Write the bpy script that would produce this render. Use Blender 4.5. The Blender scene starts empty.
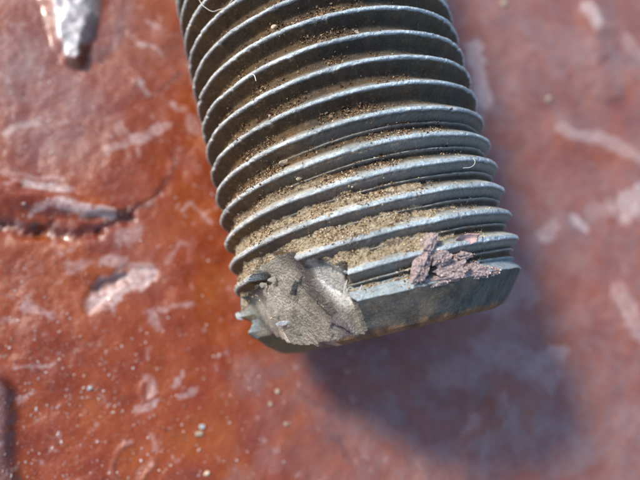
import bpy, bmesh, math, random
import numpy as np
from mathutils import Matrix, Vector

# ------------------------------------------------------------------ frame of the place
# one Blender unit = the bolt's radius (12 mm).  World: Z = normal of the painted plate,
# Y = along the bolt away from its tip, X = across.  The bolt lies on the plate.
O_c = np.array([.36061741, -.09147846, -4.07605874])          # bolt axis origin seen from the camera
A_c = np.array([.22628401, -.95839418, .17400044])            # bolt axis, towards the tip
N_c = np.array([.31, 0., 1.]); N_c[1] = -(N_c[0]*A_c[0]+N_c[2]*A_c[2])/A_c[1]; N_c /= np.linalg.norm(N_c)
LIFT = 1.02                                                    # axis height above the plate
M = np.array([np.cross(-A_c, N_c), -A_c, N_c])                 # camera axes -> world axes
Oc = O_c - LIFT*N_c
CAM = M @ -Oc
FPX = 565.                                                     # focal length in photo pixels (640 wide)

sc = bpy.context.scene
sc.unit_settings.system = 'METRIC'; sc.unit_settings.scale_length = 0.012
col = sc.collection
cd = bpy.data.cameras.new('camera'); cam = bpy.data.objects.new('camera', cd); col.objects.link(cam)
cd.sensor_width = 36; cd.lens = 36*FPX/640; cd.clip_start = .05; cd.clip_end = 200
mw = Matrix([list(M[i]) + [CAM[i]] for i in range(3)] + [[0, 0, 0, 1]]); cam.matrix_world = mw
cd.dof.use_dof = True; cd.dof.focus_distance = 3.33
cd.dof.aperture_fstop = cd.lens*1e-3/(2*.050); cd.dof.aperture_blades = 0
sc.camera = cam

L_c = np.array([-.50, .62, .68]); L_c /= np.linalg.norm(L_c); L = M @ L_c      # towards the sun
world = bpy.data.worlds.new('World'); sc.world = world; world.use_nodes = True
nt = world.node_tree; bg = nt.nodes['Background']; sky = nt.nodes.new('ShaderNodeTexSky')
sky.sky_type = 'NISHITA'; sky.sun_disc = False
sky.sun_elevation = math.asin(L[2]); sky.sun_rotation = math.atan2(L[0], L[1])
sky.air_density = 1.0; sky.dust_density = 1.2
nt.links.new(sky.outputs[0], bg.inputs[0]); bg.inputs[1].default_value = .15
ld = bpy.data.lights.new('sun', 'SUN'); ld.energy = 3.4; ld.angle = math.radians(10.); ld.color = (1, .93, .82)
sun = bpy.data.objects.new('sun', ld); col.objects.link(sun)
sun.rotation_euler = Vector(L).to_track_quat('Z', 'Y').to_euler(); sun.location = Vector(L)*20
sc.view_settings.view_transform = 'Standard'; sc.view_settings.look = 'None'
sc.view_settings.exposure = .45; sc.view_settings.gamma = 1; sc.view_settings.use_curve_mapping = False

# ------------------------------------------------------------------ helpers
rng = np.random.default_rng(7)
def _h(ix, iy, iz, seed):
    n = (ix*374761393 + iy*668265263 + iz*2147483647 % 1000003*iz + iz*1274126177 + seed*974711) & 0x7fffffff
    n = ((n ^ (n >> 13))*1274126177) & 0x7fffffff
    n = ((n ^ (n >> 15))*461845907) & 0x7fffffff
    return ((n ^ (n >> 14)) & 0xffff)/65535.
def vnoise(x, y, z=None, seed=0):
    if z is None: z = np.zeros_like(x)
    ix, iy, iz = np.floor(x).astype(np.int64), np.floor(y).astype(np.int64), np.floor(z).astype(np.int64)
    fx, fy, fz = x-ix, y-iy, z-iz
    fx, fy, fz = (t*t*(3-2*t) for t in (fx, fy, fz))
    r = 0
    for dx in (0, 1):
        for dy in (0, 1):
            for dz in (0, 1):
                w = (fx if dx else 1-fx)*(fy if dy else 1-fy)*(fz if dz else 1-fz)
                r = r + w*_h(ix+dx, iy+dy, iz+dz, seed)
    return r*2-1
def fbm(x, y, z=None, f=1., o=4, seed=0, g=.5):
    r = 0; a = 1.; t = 0
    for i in range(o):
        r = r + a*vnoise(x*f, y*f, None if z is None else z*f, seed+i*17); t += a; a *= g; f *= 2.03
    return r/t
def sstep(a, b, x):
    t = np.clip((x-a)/(b-a), 0, 1); return t*t*(3-2*t)
def mesh_np(name, V, F, mat, parent=None, smooth=True, attrs=None, kind=None):
    me = bpy.data.meshes.new(name); V = np.asarray(V, np.float32); F = np.asarray(F, np.int32)
    k = F.shape[1]
    me.vertices.add(len(V)); me.vertices.foreach_set('co', V.ravel())
    me.loops.add(F.size); me.loops.foreach_set('vertex_index', F.ravel())
    me.polygons.add(len(F)); me.polygons.foreach_set('loop_start', np.arange(0, F.size, k, dtype=np.int32))
    me.polygons.foreach_set('loop_total', np.full(len(F), k, np.int32))
    me.polygons.foreach_set('use_smooth', np.full(len(F), smooth))
    me.update(calc_edges=True)
    for an, av in (attrs or {}).items():
        if av.ndim == 1:
            a = me.attributes.new(an, 'FLOAT', 'POINT'); a.data.foreach_set('value', av.astype(np.float32))
        else:
            a = me.attributes.new(an, 'FLOAT_COLOR', 'POINT')
            a.data.foreach_set('color', np.c_[av, np.ones(len(av))].astype(np.float32).ravel())
    me.materials.append(mat)
    o = bpy.data.objects.new(name, me); col.objects.link(o)
    if parent: o.parent = parent
    if kind: o['kind'] = kind
    return o
def compact(V, F, attrs=None):
    used = np.unique(F); m = np.full(len(V), -1); m[used] = np.arange(len(used))
    return V[used], m[F], {k: a[used] for k, a in (attrs or {}).items()}
def tag(o, label, cat, group=None):
    o['label'] = label; o['category'] = cat
    if group: o['group'] = group
    return o
def empty(name, loc):
    o = bpy.data.objects.new(name, None); col.objects.link(o); o.location = loc; o.empty_display_size = .2
    return o
def on_plate(x, y):
    "point of the plate seen at photo pixel x, y"
    d = np.array([(x-320)/FPX, -(y-240)/FPX, -1.]); t = (Oc@N_c)/(d@N_c)
    return M@(t*d-Oc), t
def on_bolt(x, y, r=1.):
    "axial position, angle and world point of the cylinder r seen at photo pixel x, y"
    d = np.array([(x-320)/FPX, -(y-240)/FPX, -1.]); o = -O_c
    op = o-(o@A_c)*A_c; dp = d-(d@A_c)*A_c
    a = dp@dp; b = 2*op@dp; c = op@op-r*r; D = max(b*b-4*a*c, 0)
    t = (-b-math.sqrt(D))/2/a; p = o+t*d
    return p@A_c, math.atan2(p@W_c, p@U_c), M@(t*d-Oc)

# bolt frame
U_c = np.cross([0, 0, 1.], A_c); U_c /= np.linalg.norm(U_c); W_c = np.cross(A_c, U_c)
Uw, Ww, Aw = M@U_c, M@W_c, M@A_c
C0 = np.array([0, 0, LIFT])
def P_bolt(s, th, r):
    s, th, r = np.broadcast_arrays(s, th, r)
    return C0 + s[..., None]*Aw + (r*np.cos(th))[..., None]*Uw + (r*np.sin(th))[..., None]*Ww
PITCH, PH = .16607, .16506

# ------------------------------------------------------------------ materials
class Mat:
    def __init__(s, name):
        s.m = bpy.data.materials.new(name); s.m.use_nodes = True; s.t = s.m.node_tree; s.n = s.t.nodes
        s.b = s.n['Principled BSDF']; s.tc = s.n.new('ShaderNodeTexCoord')
    def l(s, a, b): s.t.links.new(a, b)
    def val(s, sock, v):
        if hasattr(v, 'links') or isinstance(v, bpy.types.NodeSocket): s.l(v, sock)
        else: sock.default_value = v
    def noise(s, scale, detail=4, rough=.6, dist=0.):
        n = s.n.new('ShaderNodeTexNoise'); n.inputs['Scale'].default_value = scale
        n.inputs['Detail'].default_value = detail; n.inputs['Roughness'].default_value = rough
        n.inputs['Distortion'].default_value = dist
        s.l(s.tc.outputs['Object'], n.inputs['Vector']); return n.outputs['Fac']
    def voro(s, scale, feature='F1'):
        n = s.n.new('ShaderNodeTexVoronoi'); n.feature = feature; n.inputs['Scale'].default_value = scale
        s.l(s.tc.outputs['Object'], n.inputs['Vector']); return n.outputs['Distance']
    def ramp(s, fac, stops):
        r = s.n.new('ShaderNodeValToRGB'); e = r.color_ramp.elements
        while len(e) < len(stops): e.new(.5)
        for q, (p, c) in zip(e, stops):
            q.position = p; q.color = (*c, 1) if isinstance(c, tuple) else (c, c, c, 1)
        s.l(fac, r.inputs[0]); return r.outputs[0]
    def mix(s, f, a, b, mode='MIX'):
        n = s.n.new('ShaderNodeMix'); n.data_type = 'RGBA'; n.blend_type = mode
        s.val(n.inputs[0], f); s.val(n.inputs[6], (*a, 1) if isinstance(a, tuple) else a)
        s.val(n.inputs[7], (*b, 1) if isinstance(b, tuple) else b); return n.outputs[2]
    def math(s, op, a, b=0.):
        n = s.n.new('ShaderNodeMath'); n.operation = op; s.val(n.inputs[0], a); s.val(n.inputs[1], b); return n.outputs[0]
    def attr(s, name, color=False):
        n = s.n.new('ShaderNodeAttribute'); n.attribute_name = name; return n.outputs['Color' if color else 'Fac']
    def bump(s, h, dist, strength=1., prev=None):
        n = s.n.new('ShaderNodeBump'); n.inputs['Strength'].default_value = strength
        n.inputs['Distance'].default_value = dist; s.l(h, n.inputs['Height'])
        if prev is not None: s.l(prev, n.inputs['Normal'])
        return n.outputs[0]
    def out(s, color, rough, metal=0., normal=None, coat=0., coat_rough=.1, spec=.5):
        s.val(s.b.inputs['Base Color'], (*color, 1) if isinstance(color, tuple) else color)
        s.val(s.b.inputs['Roughness'], rough); s.val(s.b.inputs['Metallic'], metal)
        s.val(s.b.inputs['Coat Weight'], coat); s.b.inputs['Coat Roughness'].default_value = coat_rough
        s.b.inputs['Specular IOR Level'].default_value = spec
        if normal is not None: s.l(normal, s.b.inputs['Normal'])
        return s.m

# painted plate: attributes tone, scuff, bare, dark
m = Mat('red_oxide_paint')
base = m.ramp(m.noise(2.3, 5, .6), [(.3, (.17, .022, .005)), (.5, (.26, .046, .007)), (.72, (.33, .078, .011))])
base = m.mix(m.math('MULTIPLY', m.attr('dark'), .85), base, (.07, .012, .008))
sheen_f = m.math('MULTIPLY', m.attr('sheen'), m.ramp(m.noise(9, 6, .7), [(.25, .35), (.75, 1.)]))  # pale colour standing in for sky sheen on the paint
base = m.mix(sheen_f, base, m.ramp(m.noise(3.1, 4, .6), [(.34, (.27, .15, .14)), (.58, (.26, .205, .215))]))
fl = m.ramp(m.noise(38, 6, .8), [(.56, 0.), (.74, .45)])
base = m.mix(fl, base, (.36, .17, .14))
sc_f = m.math('MULTIPLY', m.attr('scuff_glint'), m.ramp(m.noise(22, 6, .8), [(.35, .12), (.62, 1.)]))
base = m.mix(sc_f, base, (.60, .50, .50))
base = m.mix(m.attr('bare'), base, m.ramp(m.noise(45, 4, .7), [(.35, (.30, .31, .34)), (.6, (.74, .75, .78))]))
h = m.math('ADD', m.noise(15, 5, .55), m.math('MULTIPLY', m.noise(90, 3, .6), .5))
nrm = m.bump(h, .02, .40)
rgh = m.math('ADD', m.math('MULTIPLY', m.attr('bare'), .28), m.math('ADD', m.ramp(m.noise(20, 5, .7), [(.3, .15), (.7, .34)]), m.math('MULTIPLY', m.math('MAXIMUM', m.attr('scuff_glint'), sheen_f), .15)))
PAINT = m.out(base, rgh, m.math('MULTIPLY', m.attr('bare'), .5), nrm, .6, .12)

def steel(name):
    "colour comes with the piece: attributes col (surface film), metal (polished), soil"
    m = Mat(name)
    c = m.attr('col', True)
    c = m.mix(1., c, m.ramp(m.noise(60, 6, .75), [(.25, .55), (.75, 1.35)]), 'MULTIPLY')
    sp = m.ramp(m.noise(46, 4, .75), [(.55, 0.), (.66, 1.)])
    c = m.mix(m.math('MULTIPLY', sp, m.attr('soil')), c, m.ramp(m.noise(90, 2, .6), [(.35, (.10, .05, .025)), (.65, (.36, .27, .18))]))
    h = m.math('ADD', m.noise(110, 5, .7), m.math('MULTIPLY', m.noise(36, 4, .6), 1.2))
    rg = m.math('ADD', .36, m.math('MULTIPLY', m.noise(85, 5, .7), .34))
    rg = m.math('ADD', rg, m.math('MULTIPLY', m.attr('soil'), .3))
    return m.out(c, rg, m.math('MULTIPLY', m.attr('metal'), .75), m.bump(h, .012, .8), 0, .1, .4)
STEEL = steel('weathered_steel')
m = Mat('fractured_steel')
c = m.attr('col', True)
c = m.mix(1., c, m.ramp(m.noise(55, 7, .8, .2), [(.3, .6), (.66, 1.3)]), 'MULTIPLY')
FRACT = m.out(c, m.ramp(m.noise(70, 4, .7), [(.35, .16), (.65, .5)]), .6, m.bump(m.math('ADD', m.noise(60, 8, .8), m.math('MULTIPLY', m.voro(75), .5)), .014, .9), 0, .1, .5)
m = Mat('torn_steel_flake'); c = m.ramp(m.noise(30, 7, .8), [(.3, (.30, .27, .23)), (.5, (.62, .57, .49)), (.72, (.82, .77, .69))])
FRACT2 = m.out(c, .45, .3, m.bump(m.noise(55, 8, .8), .03, 1.))
m = Mat('packed_dirt')
c = m.ramp(m.noise(34, 6, .8), [(.32, (.07, .032, .015)), (.40, (.34, .22, .12)), (.49, (.66, .53, .36)), (.68, (.86, .77, .61))])
c = m.mix(m.ramp(m.noise(120, 2, .5), [(.62, 0.), (.7, .7)]), c, (.75, .64, .46))
c = m.mix(m.attr('brown'), c, m.ramp(m.noise(60, 5, .8), [(.3, (.022, .012, .007)), (.6, (.10, .05, .024)), (.8, (.26, .16, .08))]))
DIRT = m.out(c, .95, 0, m.bump(m.math('ADD', m.noise(60, 7, .8), m.voro(70)), .03, 1.), 0, .1, .2)
def grainmat(name, stops, rough=.8, spec=.3):
    m = Mat(name); n = m.n.new('ShaderNodeNewGeometry')
    c = m.ramp(n.outputs['Random Per Island'], stops)
    c = m.mix(1., c, m.ramp(m.noise(150, 3, .6), [(.3, .7), (.7, 1.25)]), 'MULTIPLY')
    return m.out(c, rough, 0, m.bump(m.noise(140, 3, .6), .006, .7), 0, .1, spec)
GRAIN = grainmat('dirt_grain', [(0., (.05, .022, .012)), (.22, (.18, .10, .048)), (.5, (.42, .30, .18)), (.85, (.66, .55, .40)), (1., (.66, .56, .42))])
GRIT = grainmat('pale_grit', [(0., (.22, .05, .025)), (.5, (.42, .20, .14)), (.7, (.62, .5, .45)), (1., (.92, .90, .88))], .18, .9)
m = Mat('crumbled_pink_paint')
c = m.ramp(m.noise(55, 5, .8), [(.3, (.14, .08, .07)), (.40, (.60, .44, .42)), (.60, (.88, .74, .72))])
c = m.mix(m.ramp(m.noise(14, 3, .6), [(.55, 0.), (.7, .4)]), c, (.42, .18, .15))
CRUMB = m.out(c, .85, 0, m.bump(m.math('ADD', m.noise(70, 6, .8), m.voro(60)), .03, 1.), 0, .1, .3)
CRGRAIN = grainmat('pink_grain', [(0., (.16, .08, .075)), (.3, (.5, .34, .32)), (.8, (.74, .60, .58)), (1., (.88, .80, .78))])
m = Mat('paint_film'); FLAKE = m.out(m.ramp(m.noise(40, 4, .6), [(.3, (.42, .24, .22)), (.7, (.62, .45, .43))]), .6, 0, m.bump(m.noise(90, 4), .01, .6))
m = Mat('pale_fibre'); FIBRE = m.out((.62, .60, .55), .6)
m = Mat('bright_metal'); c = m.ramp(m.noise(50, 5, .75), [(.3, (.34, .38, .42)), (.65, (.78, .80, .82))])
BRIGHT = m.out(c, .42, .5, m.bump(m.noise(80, 5, .7), .02, .8))
m = Mat('pale_stone'); STONE = m.out(m.ramp(m.noise(40, 5, .75), [(.3, (.36, .27, .18)), (.7, (.72, .64, .50))]), .8, 0, m.bump(m.noise(80, 5, .7), .02, .8))

# ------------------------------------------------------------------ the painted plate
def axis_coords(lo, hi, step, far):
    fine = np.arange(lo, hi, step); k = 26
    t = np.linspace(0, 1, k+1)[1:]**1.6
    return np.r_[(lo-far*t)[::-1], fine, hi+far*t]
gx = axis_coords(-3.0, 5.2, .0145, 9.); gy = axis_coords(-2.7, 3.2, .0125, 9.)
X, Y = np.meshgrid(gx, gy)
wx = fbm(X, Y, f=2.6, o=3, seed=5)*.05 + fbm(X, Y, f=9, o=4, seed=8)*.06
wy = fbm(X, Y, f=2.6, o=3, seed=25)*.05 + fbm(X, Y, f=9, o=4, seed=38)*.06
def seg(x0, y0, x1, y1, w, soft=.5, warp=1., ww=None, ret_side=False):
    "0..1 mask of a ragged stroke between two photo pixels, w pixels wide, laid on the plate"
    a, ta = on_plate(x0, y0); b, tb = on_plate(x1, y1); k = (ta+tb)/2/FPX
    px, py = X+wx*warp-a[0], Y+wy*warp-a[1]; dx, dy = b[0]-a[0], b[1]-a[1]; q = dx*dx+dy*dy+1e-9
    t = np.clip((px*dx+py*dy)/q, 0, 1); d = np.hypot(px-t*dx, py-t*dy)/k
    W2 = w/2*(1 if ww is None else (1-t)+t*ww/w)
    m_ = 1-sstep(W2*(1-soft), W2*(1+soft), d)
    if ret_side: return m_, (px*dy-py*dx)/math.sqrt(q)/k, t, d
    return m_
H = fbm(X, Y, f=.8, o=3, seed=3)*.06 + fbm(X, Y, f=5.5, o=4, seed=11)*.009 + np.abs(fbm(X, Y, f=3., o=4, seed=71))*.016
scuff_glint = np.zeros_like(X); bare = np.zeros_like(X); dark = np.zeros_like(X)
BRK = .55*fbm(X, Y, f=12, o=4, seed=19, g=.65)
def S(*a, k=1., **kw):
    global scuff_glint; q = seg(*a, **kw); scuff_glint = np.maximum(scuff_glint, k*sstep(.28, .75, q*1.05+BRK*(q > .02)))
def Dk(*a, k=1., **kw):
    global dark; dark = np.maximum(dark, k*seg(*a, **kw))
# pale marks and scrapes, left part
for a in [(5, 131, 20, 125, 7), (20, 125, 38, 121, 9), (108, 150, 165, 126, 10), (122, 122, 128, 140, 6), (141, 40, 161, 53, 7), (150, 18, 158, 25, 8),
          (136, 72, 150, 95, 5), (18, 178, 62, 188, 9), (30, 213, 60, 200, 8), (60, 200, 110, 214, 16), (80, 205, 116, 215, 10), (3, 180, 30, 176, 8),
          (122, 240, 142, 228, 15), (92, 300, 128, 270, 18), (128, 276, 148, 272, 18), (98, 305, 108, 302, 10), (68, 268, 90, 262, 14), (106, 258, 150, 262, 11),
          (170, 260, 188, 240, 6), (184, 210, 190, 202, 6), (195, 206, 215, 220, 4), (150, 315, 158, 322, 14), (150, 345, 147, 355, 6),
          (136, 412, 155, 402, 9), (145, 380, 152, 392, 12), (172, 385, 182, 372, 6), (180, 395, 190, 388, 10), (138, 478, 152, 466, 5),
          (150, 440, 155, 452, 7), (10, 366, 50, 369, 3), (25, 300, 45, 312, 9), (0, 320, 14, 316, 9), (165, 310, 195, 300, 5), (62, 120, 70, 118, 5),
          (45, 66, 42, 74, 6), (190, 120, 198, 128, 12), (175, 103, 182, 108, 8), (196, 60, 200, 110, 10), (20, 405, 34, 398, 6)]:
    S(a[0], a[1], a[2], a[3], a[4]*.85, k=.34+.3*((a[0]*7+a[1]*3) % 10)/10, soft=.8)
# fine scattered flecks on the left half
fl1 = sstep(.50, .66, fbm(X, Y, f=13, o=3, seed=91, g=.6)) * (1-sstep(-.2, .6, X))
scuff_glint = np.maximum(scuff_glint, fl1*.45)
# right part, far and out of focus
for a, k in [((475, 45, 486, 100, 20), .9), ((486, 90, 478, 130, 14), .5), ((560, 128, 600, 136, 13), .8), ((600, 136, 645, 165, 15), .8), ((588, 5, 596, 24, 13), .95),
             ((628, 40, 640, 52, 18), .7), ((577, 222, 582, 228, 12), .95), ((545, 236, 555, 230, 12), .8), ((555, 238, 548, 240, 10), .7), ((622, 208, 650, 200, 30), .95), ((590, 214, 618, 205, 16), .5),
             ((440, 375, 480, 365, 26), .35), ((485, 352, 550, 372, 30), .5), ((535, 372, 560, 352, 12), .75), ((616, 292, 640, 335, 20), .75), ((500, 300, 520, 290, 40), .45),
             ((505, 395, 525, 450, 10), .35), ((470, 430, 480, 420, 12), .4), ((500, 20, 580, 55, 60), .22), ((455, 130, 480, 190, 22), .22), ((600, 80, 640, 60, 30), .25),
             ((510, 90, 520, 40, 22), .2), ((430, 470, 560, 440, 36), .25), ((500, 340, 640, 300, 20), .15), ((560, 470, 640, 410, 26), .2)]:
    S(*a, k=k*(.62 if k < .88 else .85), soft=.8)
# sky sheen painted into the colour: pale haze away from the lower left
sheen = -.04+.68*sstep(-1.1, 1.3, X) + .28*sstep(.9, 2.4, Y)*(1-sstep(-1.2, -.3, X)) + .35*fbm(X, Y, f=1.3, o=4, seed=44)
sheen = np.maximum(sheen, .75*seg(60, 120, 20, 60, 90, soft=.8))
sheen = np.maximum(sheen, .50*seg(240, 480, 330, 430, 26, soft=.9, warp=2.)); sheen = np.maximum(sheen, .55*seg(250, 375, 290, 360, 34, soft=.9, warp=2.))
sheen = np.maximum(sheen, .8*seg(330, 385, 480, 450, 130, soft=.8, warp=1.5)*(.75+.5*fbm(X, Y, f=4, o=4, seed=46)))  # greyer colour painted where the tip's shadow falls, to lighten it
sheen *= 1-.8*seg(262, 430, 330, 465, 30, soft=.8, warp=2.); sheen *= 1-.6*seg(380, 400, 330, 395, 20, soft=.8, warp=2.)
sheen = np.maximum(sheen, .92*seg(400, 420, 600, 400, 210, soft=.8, warp=1.5)*(.8+.4*fbm(X, Y, f=4, o=4, seed=47))); sheen = np.clip(sheen, 0, .92)
# dark strokes: cracks, pits, runs, painted shade under the lip and beside the drip
for a, k in [((150, 208, 172, 172, 5), .7), ((172, 172, 172, 150, 4), .6), ((132, 212, 150, 208, 6), .8), ((101, 288, 116, 276, 6), .9), ((116, 278, 124, 281, 5), .7),
             ((140, 75, 136, 90, 4), .6), ((163, 90, 180, 76, 5), .6), ((-40, 218, 40, 228, 11), .85), ((40, 228, 90, 227, 10), .85), ((90, 227, 134, 214, 7), .85), ((-10, 170, 50, 182, 3), .4), ((120, 405, 150, 395, 5), .35), ((300, 395, 345, 420, 7), .5), ((335, 440, 350, 460, 9), .6), ((360, 450, 366, 470, 6), .5),
             ((604, 60, 596, 5, 12), .6), ((560, 60, 600, 75, 14), .3), ((470, 480, 476, 462, 9), .2), ((116, 40, 88, 58, 10), .7), ((128, 0, 112, 44, 9), .45), ((640, 60, 610, 55, 14), .35)]:
    Dk(*a, k=k, soft=.6)
# raised lip of thick paint on the left: long swell with a steep near side
mm, side, t_, d_ = seg(-90, 182, 132, 214, 46, soft=.9, warp=.5, ww=3, ret_side=True)
lipm = sstep(0, 1, mm); H = H + lipm*.075*(.55+.45*sstep(-14, 8, -side))
m2 = seg(-60, 168, 112, 204, 5, soft=.8, warp=.5); H = H + m2*.012
S(-10, 166, 60, 178, 4, k=.4, soft=.5, warp=.5); S(96, 298, 122, 288, 14, k=.95, soft=.4); S(124, 282, 146, 272, 17, k=.95, soft=.4); S(25, 180, 62, 188, 8, k=.95, soft=.6, warp=.4); S(62, 204, 112, 214, 11, k=.9, soft=.6, warp=.4)  # last two strokes paint the sky glint along the lip
for a in [(-40, 219, 40, 231, 14), (40, 231, 95, 231, 13), (95, 231, 136, 216, 9), (136, 216, 160, 195, 3)]:
    H = H-.035*seg(*a, soft=1., warp=.9)*(a[4]/14)*(.6+1.2*np.clip(BRK+.4, 0, 1)); Dk(*a, k=.5, soft=1., warp=.9)  # groove under the lip, its shade painted dark as well
# torn chip: shallow pit with raised rim
m3 = np.maximum(seg(92, 300, 128, 270, 18, soft=.3), seg(128, 276, 148, 272, 16, soft=.3)); H = H-.012*m3
m4 = seg(100, 288, 122, 278, 8, soft=.5); H = H-.035*m4
# bright drip of bare metal, top left
mb = np.maximum(seg(70, -30, 72, 40, 60, soft=.5, warp=.35, ww=26), seg(72, 40, 74, 56, 17, soft=.5, warp=.3)); H = H+.09*mb*(1+.25*fbm(X, Y, f=9, o=4, seed=61))
mbb = np.maximum(seg(74, -30, 76, 30, 56, soft=.25, warp=.8, ww=30), seg(74, 30, 73, 52, 15, soft=.3, warp=.4)); bare = np.maximum(bare, mbb*(.8+.2*fbm(X, Y, f=20, o=3, seed=62)))

# grey worn edge, bottom left
me_ = seg(-16, 400, -8, 520, 46, soft=.75, warp=.7); H = H+.05*sstep(.1, .9, me_); bare = np.maximum(bare, .10*sstep(.5, .95, me_)); dark = np.maximum(dark, .85*sstep(.1, .6, me_)); sheen = sheen*(1-.5*me_)
# blisters and rings, lower left
for (x, y, r) in [(133, 465, 20), (147, 392, 8)]:
    c_, t0 = on_plate(x, y); dd = np.hypot(X+wx*.5-c_[0], Y+wy*.5-c_[1])*FPX/t0
    ring = np.exp(-((dd-r)/2.4)**2)*sstep(-.3, .3, fbm(X, Y, f=6, o=2, seed=int(x))); H = H+.010*ring; scuff_glint = np.maximum(scuff_glint, ring*.12)
# right part relief
H = H+.04*seg(560, 128, 650, 165, 26, soft=.9) + .05*seg(605, 80, 596, -10, 30, soft=.9) + .06*seg(632, 200, 650, 240, 60, soft=.9) + .05*seg(636, 290, 650, 350, 40, soft=.9)+.02*seg(470, 470, 500, 400, 20, soft=.9)
# far from the bolt the plate carries on without the marks
Vp = np.c_[X.ravel(), Y.ravel(), (H*1.0-.03).ravel()]
ny, nx = X.shape; I = np.arange(ny*nx).reshape(ny, nx)
Fp = np.c_[I[:-1, :-1].ravel(), I[:-1, 1:].ravel(), I[1:, 1:].ravel(), I[1:, :-1].ravel()]
plate = mesh_np('ground', Vp, Fp, PAINT, attrs={'sheen': sheen.ravel(), 'scuff_glint': np.clip(scuff_glint, 0, 1).ravel(), 'bare': np.clip(bare, 0, 1).ravel(), 'dark': np.clip(dark, 0, 1).ravel()}, kind='structure')
def plate_z(x, y):
    i = min(max(int(np.searchsorted(gy, y)), 0), ny-1); j = min(max(int(np.searchsorted(gx, x)), 0), nx-1)
    return float(H[i, j]-.03)

# ------------------------------------------------------------------ the bolt
S_END = .583
s_ax = np.r_[np.arange(-5.2, -2.0, .014), np.arange(-2.0, S_END, .0044), S_END]
th_ax = np.radians(np.r_[np.arange(-22, 202, .33), np.arange(202, 338, 2.)])
TH, SS = np.meshgrid(th_ax, s_ax)
_d = np.degrees(TH)
SS = np.minimum(SS, S_END-(.0042*np.clip(_d-123, 0, 42)+.035*fbm(np.cos(TH), np.sin(TH), f=13, o=4, seed=63)*sstep(119, 127, _d))*sstep(200, 172, _d))
def uvw(TH, SS): return np.cos(TH), np.sin(TH), SS
def metal_radius(TH, SS):
    cx, cy, cz = uvw(TH, SS)
    tt = (SS-PH)/PITCH - TH/(2*np.pi) + .10*fbm(cx, cy, cz, f=3.2, o=3, seed=2)*.5
    g = tt-np.floor(tt)                                   # 0 crest, .5 root, 1 next crest
    g = (g+.03) % 1
    turn = np.floor(tt+.03)                              # 0 at the last full crest, -1, -2 up the bolt
    crest_w = .045+.014*sstep(-6, -3, tt)+.010*fbm(cx, cy, cz, f=9, o=3, seed=9)
    a = np.minimum(g, 1-g)
    depth = .088
    lim = np.where(g < .5, .37, .43); fl = np.clip((a-crest_w)/(lim-crest_w), 0, 1); fl = fl-.06*sstep(.75, 1, fl)
    r = 1-depth*fl
    # blunted, doubled crest on the last five turns: a second lip at the foot of the lower flank
    late = sstep(-5.6, -4.2, tt)*sstep(2.6, 1.2, TH)
    lip = np.exp(-((g-.415-.02*fbm(cx, cy, cz, f=4, o=2, seed=31))/.036)**2)
    body = np.exp(-((g-.22)/.12)**2)
    r = r+late*(.034*lip+.018*body)
    # nicks and roll marks on the crest
    nick = np.clip(fbm(cx, cy, cz, f=26, o=4, seed=14)-.2, 0, 1)*.03*(1-sstep(.1, .2, a))
    r = r-nick + .0045*fbm(cx, cy, cz, f=40, o=3, seed=15)+.004*fbm(cx, cy, cz, f=7, o=3, seed=16)
    # lead-in chamfer
    cham = .962-.80*(SS-.372)+.008*fbm(cx, cy, cz, f=8, o=5, seed=4)-.10*np.clip(fbm(cx, cy, cz, f=7, o=4, seed=6)+.05, 0, .5)*sstep(.52, .58, SS)
    last = .97-.10*np.clip((.372-SS)/.2, 0, 1)
    zone = sstep(.25, .37, SS)
    upr = .905+.057*sstep(.285, .372, SS)               # last shallow groove rising to the chamfer edge
    r = np.where(SS > .235+PITCH*(TH-np.pi/2)/(2*np.pi)*1.0+.035, np.minimum(np.maximum(r*(1-zone)+upr*zone, .0), np.where(SS > .30, upr, 2)), r)
    cham = cham-2.2*np.clip(SS-.562, 0, 1)**1.0
    is_ch = cham < r
    r = np.minimum(r, cham)
    return r, g, tt, a, is_ch, late
FR = np.random.default_rng(12); FS = np.c_[FR.uniform(100, 158, 26), FR.uniform(-.1, .6, 26), FR.uniform(-1, 1, 26), FR.uniform(-1, 1, 26), FR.uniform(-1, 1, 26)]
def facets(d, s, n1):
    "broken planes: each point belongs to the nearest seed, measured along the tear"
    x, y = (d+2.5*n1)/57.3*.9, s+.02*n1; u, v = x*.80+y*.60, -x*.60+y*.80     # u across the tear, v along it
    best = np.full(d.shape, 9.); h = np.zeros(d.shape); t = np.zeros(d.shape)
    for D_, S_, a, b, c in FS:
        X_, Y_ = D_/57.3*.9, S_; U_, V_ = X_*.80+Y_*.60, -X_*.60+Y_*.80
        q = np.abs(u-U_)*1.7+np.abs(v-V_)*.8; k = q < best; best = np.where(k, q, best)
        h = np.where(k, .016*a+.16*b*(u-U_)+.06*c*(v-V_), h); t = np.where(k, b, t)
    return h, t
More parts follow.
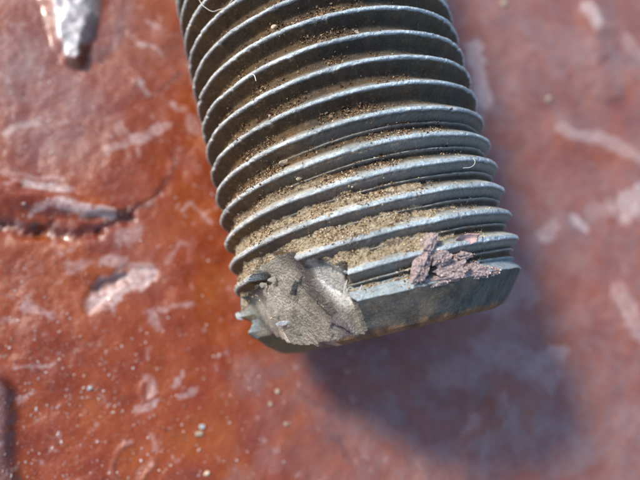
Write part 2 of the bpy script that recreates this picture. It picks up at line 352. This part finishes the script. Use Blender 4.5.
def break_radius(TH, SS):
    "the broken corner: a few rough planes cut into the lower left of the tip"
    cx, cy, cz = uvw(TH, SS); d = np.degrees(TH)
    n1 = fbm(cx, cy, cz, f=7, o=5, seed=51); n2 = fbm(cx, cy, cz, f=22, o=4, seed=52)
    def plane(th0, s0, r0, slope): return (r0-slope*(SS-s0))/np.maximum(np.cos(TH-math.radians(th0)), .2)
    wall = 1.0-1.9*(SS+.085+.012*n1); main = (.900-.215*SS)/np.maximum(np.cos(TH-math.radians(134)), .2)
    main = main+.012*n1+.004*n2
    # ridged steps running down to the right across the main face
    q = (d-131)*.8/30 + (SS-.2)*1.5
    rid = 1-np.abs(fbm(q*3.2, (d/30+SS*2)*.35, SS*.6, f=1.5, o=5, seed=54, g=.6))*2.6; main = main+.008*n1+1.25*facets(d, SS, n1)[0]+.010*sstep(.0, .12, fbm(q*2.2, d/40., SS*2, f=1.6, o=2, seed=57))
    line = 119-24*(SS-.04)+3*n1                           # the main face breaks off along this line
    lowf = .5*facets(d, SS, n1)[0]+.850-.16*(SS-.2)+.0030*(d-110)+.006*n1+.012*sstep(.02, .06, fbm(cx, cy, cz, f=6, o=2, seed=58))
    main = main*sstep(line-1, line+6, d)+lowf*(1-sstep(line-1, line+6, d))
    right_ = .955-.62*(SS-.33)+.02*n1+.014*n2
    w_r = sstep(105.5+2*n1, 104+2*n1, d)*sstep(.2, .3, SS)
    main = main*(1-w_r)+right_*w_r
    low_wall = np.maximum(main, 1.0-1.9*(SS-.065-.05*sstep(112, 106, d)+.02*n1)*(d < line+2)-9*(d >= line+2))
    r = np.maximum(wall, low_wall)
    r = np.minimum(r, (.90-.22*(SS-.05)+.02*n1)/np.maximum(np.cos(TH-math.radians(156)), .2))
    # deeper scoop under the top edge, left overhang
    r = r-.13*np.exp(-((d-144)/3.5)**2-((SS-.09)/.032)**2)
    return r
R, G, TT, AA, ISCH, LATE = metal_radius(TH, SS)
BR = break_radius(TH, SS)
D = np.degrees(TH)
# where the break is allowed: its outline on the bolt
edge = fbm(*uvw(TH, SS), f=12, o=4, seed=77)
inb = (D > 103.+edge*1.6+11*sstep(.16, .04, SS)) & (D < 168) & (SS > -.09+edge*.03+.22*sstep(136, 149, D))
CUT = inb & ((BR < R+.004) | ((D > 118) & (SS > .30)) | ((D > 140) & (SS > .03)))
R = np.where(CUT, np.minimum(BR, R), R)
VB = P_bolt(SS, TH, R).reshape(-1, 3)
n_s, n_t = TH.shape; I = np.arange(n_s*n_t).reshape(n_s, n_t); J = np.roll(I, -1, 1)
FB = np.stack([I[:-1], I[1:], J[1:], J[:-1]], -1).reshape(-1, 4)
kindm = np.where(CUT, 2, np.where(ISCH, 1, 0)).ravel()
fk = kindm[FB]; fk = np.where((fk == 2).sum(1) >= 2, 2, np.where((fk == 1).sum(1) >= 3, 1, 0))
# colours of the metal: dark brown oxide in the flanks, blue-grey steel on the crests
cx, cy, cz = uvw(TH, SS)
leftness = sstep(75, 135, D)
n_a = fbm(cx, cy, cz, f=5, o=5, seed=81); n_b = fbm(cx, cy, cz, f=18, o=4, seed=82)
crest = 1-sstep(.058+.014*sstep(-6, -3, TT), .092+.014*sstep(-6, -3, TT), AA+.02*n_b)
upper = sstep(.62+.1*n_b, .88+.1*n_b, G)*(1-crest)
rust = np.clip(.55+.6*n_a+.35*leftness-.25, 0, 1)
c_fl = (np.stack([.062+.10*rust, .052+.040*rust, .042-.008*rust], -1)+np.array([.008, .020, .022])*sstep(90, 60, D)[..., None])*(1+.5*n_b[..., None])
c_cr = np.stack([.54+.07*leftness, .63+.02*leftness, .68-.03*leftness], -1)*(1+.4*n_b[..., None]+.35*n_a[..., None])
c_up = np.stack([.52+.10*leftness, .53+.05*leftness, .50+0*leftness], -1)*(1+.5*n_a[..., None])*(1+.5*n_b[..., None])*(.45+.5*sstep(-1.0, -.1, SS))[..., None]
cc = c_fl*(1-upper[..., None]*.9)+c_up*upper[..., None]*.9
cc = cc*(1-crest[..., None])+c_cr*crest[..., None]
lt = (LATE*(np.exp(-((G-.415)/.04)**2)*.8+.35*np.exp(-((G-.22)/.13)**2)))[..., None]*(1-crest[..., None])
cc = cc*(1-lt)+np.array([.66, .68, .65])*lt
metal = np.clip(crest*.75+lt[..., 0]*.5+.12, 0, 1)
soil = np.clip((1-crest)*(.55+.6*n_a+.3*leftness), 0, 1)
# chamfer: dark oxide with brown stain; break: grey beige
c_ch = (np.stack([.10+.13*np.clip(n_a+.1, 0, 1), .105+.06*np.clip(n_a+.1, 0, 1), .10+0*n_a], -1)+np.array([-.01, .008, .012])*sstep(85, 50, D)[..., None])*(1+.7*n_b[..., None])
rm_ = (sstep(.535, .56, SS+.02*n_b))[..., None]; c_ch = c_ch*(1-rm_)+np.array([.22, .13, .07])*(1+.9*n_b[..., None])*rm_
rim = sstep(.045, .0, SS-.372+0*SS)*(SS > .34)
isch = (ISCH & ~CUT)
cc = np.where(isch[..., None], c_ch*(1-.0*rim[..., None]), cc)
metal = np.where(isch, .25, metal); soil = np.where(isch, .5, soil)
lastfl = ((SS > .29) & (SS < .385) & ~isch)
cc = np.where(lastfl[..., None], np.array([.42, .50, .54])*(1+.4*n_b[..., None]), cc); metal = np.where(lastfl, .55, metal)
# break colours: pale smooth facet, violet-grey streaks and painted shade on the drop, mottled right border
q = (D-131)*.8/30+(SS-.2)*1.5
lineD = 119-24*(SS-.04)+3*fbm(cx, cy, cz, f=7, o=5, seed=51)
shade_streak = np.maximum(np.exp(-((D-lineD-4)/4.5)**2)*(1.0+.5*n_b), .65*sstep(.05, .3, fbm(q*7, cx*1.2+cz*1.2, cy*1.2, f=1.6, o=4, seed=91))*sstep(138, 128, D)*sstep(106, 112, D))
pale = sstep(lineD+1, lineD-2, D)*sstep(.42, .34, SS)*sstep(104.5, 107, D)
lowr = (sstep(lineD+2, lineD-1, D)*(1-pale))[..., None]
crack_shade = (np.exp(-((D-105.6-.8*n_b)/.8)**2)*sstep(.17, .2, SS)*sstep(.37, .33, SS)+np.exp(-((D-111.5)/2.6)**2-((SS-.085-.02*n_b)/.028)**2)+np.exp(-((D-145)/3.5)**2-((SS-.10)/.035)**2))[..., None]  # crack line, plus shade painted into the notch and the scoop
c_br = np.stack([.36+.0*D, .335+0*D, .285+0*D], -1)*(1+.7*n_a[..., None]+.6*n_b[..., None])
c_br = c_br*(1-shade_streak[..., None]*.82)+np.array([.12, .098, .112])*shade_streak[..., None]*.82
c_br = c_br*(1-pale[..., None]*.9)+np.array([.80, .78, .74])*(1+.25*n_b[..., None])*pale[..., None]*.9
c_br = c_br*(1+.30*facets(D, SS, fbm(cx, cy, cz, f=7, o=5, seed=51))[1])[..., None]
c_br = c_br*(1-.35*lowr*(1+1.6*n_b[..., None])); c_br = c_br*(1-crack_shade)+np.array([.045, .032, .024])*crack_shade
cc = np.where(CUT[..., None], c_br, cc)
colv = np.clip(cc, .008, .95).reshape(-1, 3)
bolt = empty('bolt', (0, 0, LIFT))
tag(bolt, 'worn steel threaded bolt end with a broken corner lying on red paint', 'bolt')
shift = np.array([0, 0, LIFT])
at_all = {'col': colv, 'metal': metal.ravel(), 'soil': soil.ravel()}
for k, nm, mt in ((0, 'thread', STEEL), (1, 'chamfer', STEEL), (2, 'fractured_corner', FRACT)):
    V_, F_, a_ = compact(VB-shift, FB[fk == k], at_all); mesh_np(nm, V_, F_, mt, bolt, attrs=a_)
# closing faces
for row, nm in ((n_s-1, 'end_face'), (0, 'far_end')):
    ring = (VB-shift).reshape(n_s, n_t, 3)[row]; cen = Aw*(s_ax[row]-(.22 if row else 0))
    Vs = [ring]; rr = [1.]
    for f_ in (.93, .8, .6, .35, .12):
        bump_ = fbm(np.cos(th_ax)*f_, np.sin(th_ax)*f_, f=6, o=4, seed=33)[:, None]*.012
        Vs.append(cen+(ring-cen)*f_+Aw*(bump_ if row else 0)); rr.append(f_)
    V_ = np.concatenate(Vs+[cen[None]]); K = np.arange(n_t); Fq = []
    for i in range(5):
        a = K+i*n_t; b = np.roll(K, -1)+i*n_t; Fq.append(np.c_[a, a+n_t, b+n_t, b])
    a = K+5*n_t; b = np.roll(K, -1)+5*n_t; Fq.append(np.c_[a, np.full(n_t, 6*n_t), b, b])
    Fq = np.concatenate(Fq)
    me = bpy.data.meshes.new(nm); me.from_pydata(V_.tolist(), [], [tuple(dict.fromkeys(f if row else f[::-1])) for f in Fq.tolist()]); me.materials.append(STEEL)
    ca = me.attributes.new('col', 'FLOAT_COLOR', 'POINT'); ca.data.foreach_set('color', np.tile([.22, .14, .07, 1.], len(V_)).astype(np.float32))
    o = bpy.data.objects.new(nm, me); col.objects.link(o); o.parent = bolt

# ------------------------------------------------------------------ rough lumps (burrs, stones, crumbs)
def rock(ax, seed, n=13, bev=True):
    g = np.random.default_rng(seed); p = g.normal(size=(n, 3)); p /= np.linalg.norm(p, axis=1)[:, None]; p *= g.uniform(.8, 1.05, (n, 1))
    bm = bmesh.new(); [bm.verts.new(q) for q in p]; bmesh.ops.convex_hull(bm, input=bm.verts)
    for v in [v for v in bm.verts if not v.link_faces]: bm.verts.remove(v)
    if bev: bmesh.ops.bevel(bm, geom=bm.edges[:], offset=.10, segments=1, affect='EDGES'); bmesh.ops.triangulate(bm, faces=bm.faces[:])
    bm.verts.index_update(); v = np.array([q.co[:] for q in bm.verts]); F = np.array([[q.index for q in f.verts] for f in bm.faces]); bm.free()
    return v@np.array(ax), F
_ico = {}
def ico(sub):
    if sub not in _ico:
        bm = bmesh.new(); bmesh.ops.create_icosphere(bm, subdivisions=sub, radius=1)
        _ico[sub] = (np.array([v.co[:] for v in bm.verts]), np.array([[v.index for v in f.verts] for f in bm.faces])); bm.free()
    return _ico[sub]
def rough(center, ax, sub=3, amp=.3, f=1.6, seed=0, oct=4, facet=False):
    "displaced ellipsoid; ax = three world axis vectors already scaled"
    v, F = ico(sub); n = fbm(v[:, 0]+seed*3.7, v[:, 1]+seed, v[:, 2]-seed, f=f, o=oct, seed=seed+3)
    if facet: n = np.round(n*4)/4
    v = v*(1+amp*n)[:, None]; return v@np.array(ax)+np.array(center), F
def merge(list_):
    V = []; F = []; n = 0
    for v, f in list_: V.append(v); F.append(f+n); n += len(v)
    return np.concatenate(V), np.concatenate(F)
Rt, Up, Fw = M[:, 0], M[:, 1], M[:, 2]
def lump(name, mat, x, y, w, h, d=None, r=1., rot=0., sub=4, amp=.35, seed=1, parent=None, f=1.5, sink=0., oct=5):
    s_, t_, p = on_bolt(x, y, r); depth = -((M.T@(p-CAM))[2]); k = depth/FPX; d = d or min(w, h)
    ca, sa = math.cos(rot), math.sin(rot); n = math.cos(t_)*Uw+math.sin(t_)*Ww
    a1 = (Rt*ca+Up*sa); a1 = a1-n*(a1@n)*.6; a2 = (-Rt*sa+Up*ca); a2 = a2-n*(a2@n)*.6
    return rough(p-n*sink, [a1*w/2*k, a2*h/2*k, n*d/2*k], sub, amp, f, seed, oct)
def part(name, mat, list_, parent, smooth=False, base=None):
    V, F = merge(list_); V = V-(np.array(parent.location) if parent else 0)
    return mesh_np(name, V, F, mat, parent, smooth)
lu = lambda *a, **k: lump('', None, *a, **k)
def ro(x, y, w, h, d, r=.95, rot=0., seed=1, n_=14):
    s_, t_, p = on_bolt(x, y, r); k = -((M.T@(p-CAM))[2])/FPX; ca, sa = math.cos(rot), math.sin(rot); n = math.cos(t_)*Uw+math.sin(t_)*Ww
    V, F = rock([(Rt*ca+Up*sa)*w/2*k, (-Rt*sa+Up*ca)*h/2*k, n*d/2*k], seed, n_); return V+p, F
part('burr', BRIGHT, [lu(247, 300, 12, 36, 12, r=.925, rot=-.30, amp=.9, f=2.4, seed=2), ro(242, 315, 14, 10, 9, .92, .3, 5)], bolt)
part('burr', BRIGHT, [ro(345.5, 272, 7, 6, 5, .985, .3, 4)], bolt)
part('burr', BRIGHT, [ro(357, 297, 21, 8, 5, .952, -.35, 8, 20)], bolt)
part('burr', BRIGHT, [ro(282, 323, 19, 6, 6, .872, .12, 12, 16)], bolt)
part('torn_flake', FRACT2, [ro(276, 305, 19, 36, 12, .865, .30, 41, 20)], bolt)
part('burr', BRIGHT, [lu(256, 330, 11, 13, 9, r=.84, rot=-.4, amp=.8, f=2.2, seed=14)], bolt)
part('burr', FRACT2, [ro(272, 281, 11, 10, 8, .925, .5, 16)], bolt)
part('burr', FRACT2, [ro(263, 285, 8, 7, 6, .93, .2, 17)], bolt)
part('burr', BRIGHT, [lu(252, 283, 14, 7, 8, r=.92, rot=.6, amp=.9, f=2.4, seed=18)], bolt)

# ------------------------------------------------------------------ dirt packed in the grooves
th2 = np.radians(np.arange(20, 178, .45)); s2 = np.arange(-1.95, .40, .0058)
T2, S2 = np.meshgrid(th2, s2); D2 = np.degrees(T2)
R2, G2, TT2, A2, CH2, L2 = metal_radius(T2, S2)
k0, k1, k2 = uvw(T2, S2)
lumpy = fbm(k0, k1, k2, f=8, o=5, seed=101, g=.65); fine = fbm(k0, k1, k2, f=42, o=3, seed=102, g=.7)
win = sstep(38, 78, D2)
fill = sstep(-.98, -.12, S2)*win
fill = np.maximum(fill, .50*sstep(55, 90, D2)*sstep(165, 135, D2)*sstep(-1.8, -1.2, S2))
fill = fill*(.72+.55*lumpy)+.10*sstep(-.3, 0, S2)
rd = .893+fill*(.034+.030*sstep(-.6, .1, S2)*sstep(60, 80, D2)+.034*sstep(.42, .85, G2))+.020*lumpy*sstep(.05, .3, fill)+.009*fine
rd = np.where(S2 > .235+PITCH*(T2-np.pi/2)/(2*np.pi), np.minimum(rd, .915+.01*lumpy), rd)
ed2 = fbm(k0, k1, k2, f=12, o=4, seed=77)
inb2 = (D2 > 103.+ed2*1.6+11*sstep(.16, .04, S2)) & (D2 < 168) & (S2 > -.09+ed2*.03+.22*sstep(136, 149, D2))
BR2 = break_radius(T2, S2)
rd = np.where(inb2, np.where((D2 > 120) & (S2 > .06), 0, np.minimum(rd, BR2-.01)), rd)
ok = (rd > R2-.004) & (fill > .03)
VD = P_bolt(S2, T2, rd).reshape(-1, 3); I2 = np.arange(VD.shape[0]).reshape(T2.shape)
FD = np.stack([I2[:-1, :-1], I2[1:, :-1], I2[1:, 1:], I2[:-1, 1:]], -1).reshape(-1, 4)
okf = ok.ravel()[FD].any(1)
brown = np.clip(.98-1.4*sstep(-.75, .02, S2+.16*lumpy-.1*sstep(90, 50, D2))+.45*lumpy+.25*sstep(.62, .42, G2), 0, 1)
V_, F_, a_ = compact(VD, FD[okf], {'brown': brown.ravel()})
d_ = mesh_np('dirt', V_, F_, DIRT, attrs=a_, kind='stuff'); tag(d_, 'tan sandy dirt packed into the grooves between the bolt threads', 'dirt')

# loose grains on the threads
def grains(n, pick, size, name, mat, label, cat, sub=1):
    bank = [rock(np.diag([1, rng.uniform(.55, 1), rng.uniform(.4, .85)]), 300+i, 9, False) for i in range(24)]
    Vs = []; Fs = []; c = 0
    for i in range(n):
        p, nrm, sz = pick()
        if p is None: continue
        q = rng.normal(size=(3, 3)); q, _ = np.linalg.qr(q); v, f0 = bank[rng.integers(24)]; v = v@q*sz+p; Vs.append(v); Fs.append(f0+c); c += len(v)
    o = mesh_np(name, np.concatenate(Vs), np.concatenate(Fs), mat, None, False, kind='stuff'); tag(o, label, cat); return o
rsurf = np.where(ok, np.maximum(rd, R2), R2)
wgt = (np.clip(fill, .0, 1)**1.1*.9+.17*sstep(50, 90, D2)*sstep(-1.9, -1.2, S2)+.015)*sstep(30, 60, D2)*np.where((G2 > .30) & (G2 < .93), 1., np.where((G2 > .93) | (G2 < .06), .10*sstep(-1.2, .1, S2), .03))
wgt *= np.where(inb2, .06, 1)*np.where(S2 > .37, 0, 1)*np.clip(.25+3.2*fbm(k0, k1, k2, f=7, o=4, seed=140), .04, 3)
wgt = np.clip(wgt, 0, None); cum = np.cumsum(wgt.ravel()); cum /= cum[-1]
def pick_thread(lo=.0035, hi=.0115, pw=2.2, a=-9, b=9):
    def f():
        i = int(np.searchsorted(cum, rng.random()))
        if not a < S2.ravel()[i]+rng.normal()*.12 < b: return None, None, 0
        s, t, r = S2.ravel()[i], T2.ravel()[i], rsurf.ravel()[i]
        sz = lo+(hi-lo)*rng.random()**pw
        return P_bolt(np.float64(s), np.float64(t), np.float64(r+sz*.35)), None, sz
    return f
DARKG = grainmat('brown_grain', [(0., (.04, .02, .012)), (.45, (.13, .07, .036)), (.8, (.28, .18, .10)), (1., (.50, .40, .26))])
grains(26000, pick_thread(.0016, .0100, 5.5, -.55, 9), 0, 'sand', GRAIN, 'fine tan sand grains scattered over the last thread grooves near the bolt tip', 'sand')
grains(26000, pick_thread(.0018, .0120, 4.0, -9, -.35), 0, 'dirt_crumbs', DARKG, 'dark brown dirt crumbs scattered in the upper thread grooves', 'dirt crumbs')

# pale grit on the painted plate
def pick_plate():
    while True:
        x = rng.uniform(-20, 660); y = rng.uniform(-10, 490)
        w = .10+.9*math.exp(-((x-40)/150)**2-((y-400)/150)**2)+.3*math.exp(-((x-60)/150)**2-((y-60)/120)**2)
        if x > 300: w *= .2
        if rng.random() < w: break
    p, t = on_plate(x, y); sz = .0032+.011*rng.random()**5
    return np.array([p[0], p[1], plate_z(p[0], p[1])+sz*.2]), None, sz
grains(6500, pick_plate, 0, 'grit', GRIT, 'tiny pale glinting grit stuck to the glossy red paint', 'grit')

# ------------------------------------------------------------------ single stones one can point to
def stone_on_bolt(x, y, w, h, label, mat, r=.97, seed=1, rot=0., amp=.4, name='dirt_clod', cat='stone'):
    s_, t_, p = on_bolt(x, y, r); k = -((M.T@(p-CAM))[2])/FPX; ca, sa = math.cos(rot), math.sin(rot); n = math.cos(t_)*Uw+math.sin(t_)*Ww
    V, F = rock([(Rt*ca+Up*sa)*w/2*k, (-Rt*sa+Up*ca)*h/2*k, n*min(w, h)*.42*k], seed); V = V+p; c = V.mean(0); o = mesh_np(name, V-c, F, mat, None, False); o.location = c; tag(o, label, cat, 'stones caught in the bolt threads'); return o
stone_on_bolt(283, 162, 11, 8, 'largest tan pebble wedged in a groove left of the middle of the bolt', STONE, .955, 3, .5, name='pebble', cat='pebble')
stone_on_bolt(299.5, 178.5, 8, 5.5, 'flat pale yellow pebble on dark dirt in the groove just below the largest tan pebble', STONE, .95, 5, .1, name='pebble', cat='pebble')
stone_on_bolt(358, 31.5, 8, 5, 'cream oval pebble sitting on a crest high on the bolt near the top edge', STONE, .99, 7, .1, amp=.2, name='pebble', cat='pebble')
stone_on_bolt(269.5, 116, 5.5, 4, 'small yellow pebble on a crest in the upper left of the bolt', STONE, .99, 9, .4, name='pebble', cat='pebble')
stone_on_bolt(274, 27, 9, 6, 'brownish pink clod resting above a crest at the top left of the bolt', GRAIN, .95, 11, .2)
stone_on_bolt(330.5, 117, 7, 5, 'reddish brown clod in a dark groove, up and right of the largest tan pebble', GRAIN, .95, 13, .5)
stone_on_bolt(412.5, 189, 6, 4, 'white speck of stone on blue steel at the right of the lower threads', STONE, .985, 15, .1, name='pebble', cat='pebble')
stone_on_bolt(340, 226.5, 5, 4.5, 'bright cream pebble on the widest band of tan dirt', STONE, .975, 17, .1, name='pebble', cat='pebble')
def stone_on_plate(x, y, w, h, label, mat, seed, name='pebble', cat='pebble', squash=.6):
    p, t = on_plate(x, y); k = t/FPX
    w, h = w*.85, h*.8; V, F = rock([[w/2*k, 0, 0], [0, h/2*k, 0], [0, 0, min(w, h)/2*k*squash]], seed)
    o = mesh_np(name, V, F, mat, None, False); o.location = (p[0], p[1], plate_z(p[0], p[1])+min(w, h)/2*k*squash*.5); tag(o, label, cat, 'pebbles on the red paint'); return o
stone_on_plate(202, 427, 10, 7, 'angular white pebble on orange paint below the broken corner', BRIGHT, 21)
stone_on_plate(200, 434, 11, 8, 'dull grey pebble tucked just below the angular white one', STONE, 22)
stone_on_plate(200, 451, 6, 6, 'round clear pebble, second below the angular white one', GRIT, 23)
stone_on_plate(207, 474, 10, 8, 'dark olive pebble at the bottom edge under the white one', GRAIN, 24)
stone_on_plate(89, 388, 8, 8, 'lone bluish white pebble on bare orange paint at lower left', BRIGHT, 25)
stone_on_plate(278, 391, 8, 8, 'yellowish pebble on the edge of the shadow beneath the bolt tip', STONE, 26)
stone_on_plate(271, 404, 6, 6, 'small pinkish pebble just below the yellowish one in the shadow edge', STONE, 27)
stone_on_plate(287, 424, 6, 5, 'small cream pebble lowest of three under the broken corner', STONE, 28)
stone_on_plate(550, 98, 10, 9, 'blurred cream pebble on plain red paint right of the bolt', STONE, 29)
stone_on_plate(505, 3, 12, 10, 'blurred cream pebble at the top edge right of the bolt', STONE, 30)

# ------------------------------------------------------------------ crumb of pink paint on the last threads
blobs = [lu(429, 246, 15, 26, 17, r=.985, rot=-.45, amp=.75, seed=31, f=2.4, sub=5), lu(421, 266, 15, 34, 15, r=.975, rot=-.40, amp=.75, seed=32, f=2.6, sub=5),
         lu(440, 258, 22, 15, 13, r=.98, rot=.5, amp=.8, seed=33, f=2.6, sub=5), lu(452, 270, 34, 17, 11, r=.965, rot=.1, amp=.8, seed=34, f=2.8, sub=5),
         lu(474, 270, 32, 14, 8, r=.955, rot=-.05, amp=.8, seed=35, f=2.8, sub=5), lu(463, 256, 22, 7, 8, r=.975, rot=.15, amp=.8, seed=36, f=2.6, sub=5),
         lu(436, 281, 44, 9, 7, r=.945, rot=.18, amp=.8, seed=37, f=2.8, sub=5), lu(494, 271, 16, 8, 4, r=.955, rot=.1, amp=.8, seed=38, f=2.6, sub=5)]
Vc, Fc = merge(blobs); cc0 = Vc.mean(0)
crumb = empty('paint_crumb', tuple(cc0)); tag(crumb, 'crumbly pink grey lump of scraped paint stuck on the last threads', 'paint crumb')
mesh_np('clump', Vc-cc0, Fc, CRUMB, crumb, False)
gl = []
for i in range(380):
    b = blobs[rng.choice(8, p=[.16, .2, .16, .18, .12, .06, .08, .04])][0]; p = b[rng.integers(len(b))]
    v, F = rock(np.eye(3), 400+i % 20, 9, False); q, _ = np.linalg.qr(rng.normal(size=(3, 3))); sz = .003+.0065*rng.random()**2
    gl.append((v@q*sz+p+rng.normal(size=3)*.006, F))
o = mesh_np('grain', *(lambda V, F: (V-cc0, F))(*merge(gl)), CRGRAIN, crumb, False, kind='stuff')

# thin curled paint flake
s_, t_, pf = on_bolt(466, 240, 1.0); nf = math.cos(t_)*Uw+math.sin(t_)*Ww; kf = 3.3/FPX
uu, vv = np.meshgrid(np.linspace(-1, 1, 18), np.linspace(-1, 1, 12)); 
prof = (1-.5*np.abs(uu)**1.5)
ex = uu*11*kf; ey = vv*5.5*prof*kf+uu*1.5*kf; ez = (.016*uu**2+.03*np.clip(vv, 0, 1)**2+.006*fbm(uu, vv, f=3, o=3, seed=5))
top_ = pf-nf*.012+ex[..., None]*Rt+ey[..., None]*Up+ez[..., None]*nf; bot_ = top_-nf*.006
ii = np.arange(216).reshape(12, 18); fq = np.stack([ii[:-1, :-1], ii[:-1, 1:], ii[1:, 1:], ii[1:, :-1]], -1).reshape(-1, 4)
rim_i = np.r_[ii[0], ii[1:, -1], ii[-1, -2::-1], ii[-2:0:-1, 0]]; rn = np.roll(rim_i, -1)
Vf = np.r_[top_.reshape(-1, 3), bot_.reshape(-1, 3)]; Ff = np.r_[fq, fq[:, ::-1]+216, np.c_[rim_i, rim_i+216, rn+216, rn]]
o = mesh_np('paint_flake', Vf-pf, Ff, FLAKE, None, True); o.location = pf; tag(o, 'thin curled pink paint flake above the crumbly lump', 'paint flake')

# ------------------------------------------------------------------ fibres
def fibre(pts, rad, label, r=1.02):
    P = [on_bolt(x, y, r+dr)[2] for x, y, dr in pts]; c = P[0]
    cu = bpy.data.curves.new('fibre', 'CURVE'); cu.dimensions = '3D'; cu.bevel_depth = rad; cu.bevel_resolution = 2
    sp = cu.splines.new('BEZIER'); sp.bezier_points.add(len(P)-1)
    for b, p in zip(sp.bezier_points, P): b.co = p-c; b.handle_left_type = b.handle_right_type = 'AUTO'
    tmp = bpy.data.objects.new('fibre', cu); col.objects.link(tmp)
    dg = bpy.context.evaluated_depsgraph_get(); me = bpy.data.meshes.new_from_object(tmp.evaluated_get(dg)); bpy.data.objects.remove(tmp)
    me.materials.clear(); me.materials.append(FIBRE)
    o = bpy.data.objects.new('fibre', me); col.objects.link(o); o.location = c
    tag(o, label, 'fibre', 'fibres caught on the bolt'); return o
fibre([(197, -6, 0), (201, 3, .02), (206, 8, .03), (213, 11.5, .01), (218, 10, .0), (226, 7, 0), (234, -2, .0), (240, -8, 0)], .0019, 'long pale wavy fibre lying over the crests at the top left of the bolt')
fibre([(362, 285, -.03), (359, 290, -.02), (354, 291, .02), (351, 287, .03), (345, 293, .02), (347, 280, -.02)], .0019, 'tiny curled fibre at the right edge of the broken corner')
fibre([(473, 158, -.01), (475, 162, .01), (471, 167, .01), (463, 168, -.01)], .0018, 'short bent fibre on a crest near the right side of the bolt')
fibre([(252, 74, -.01), (255, 77, .03), (256, 81, .03)], .003, 'short stiff fibre poking down from a crest at upper left')
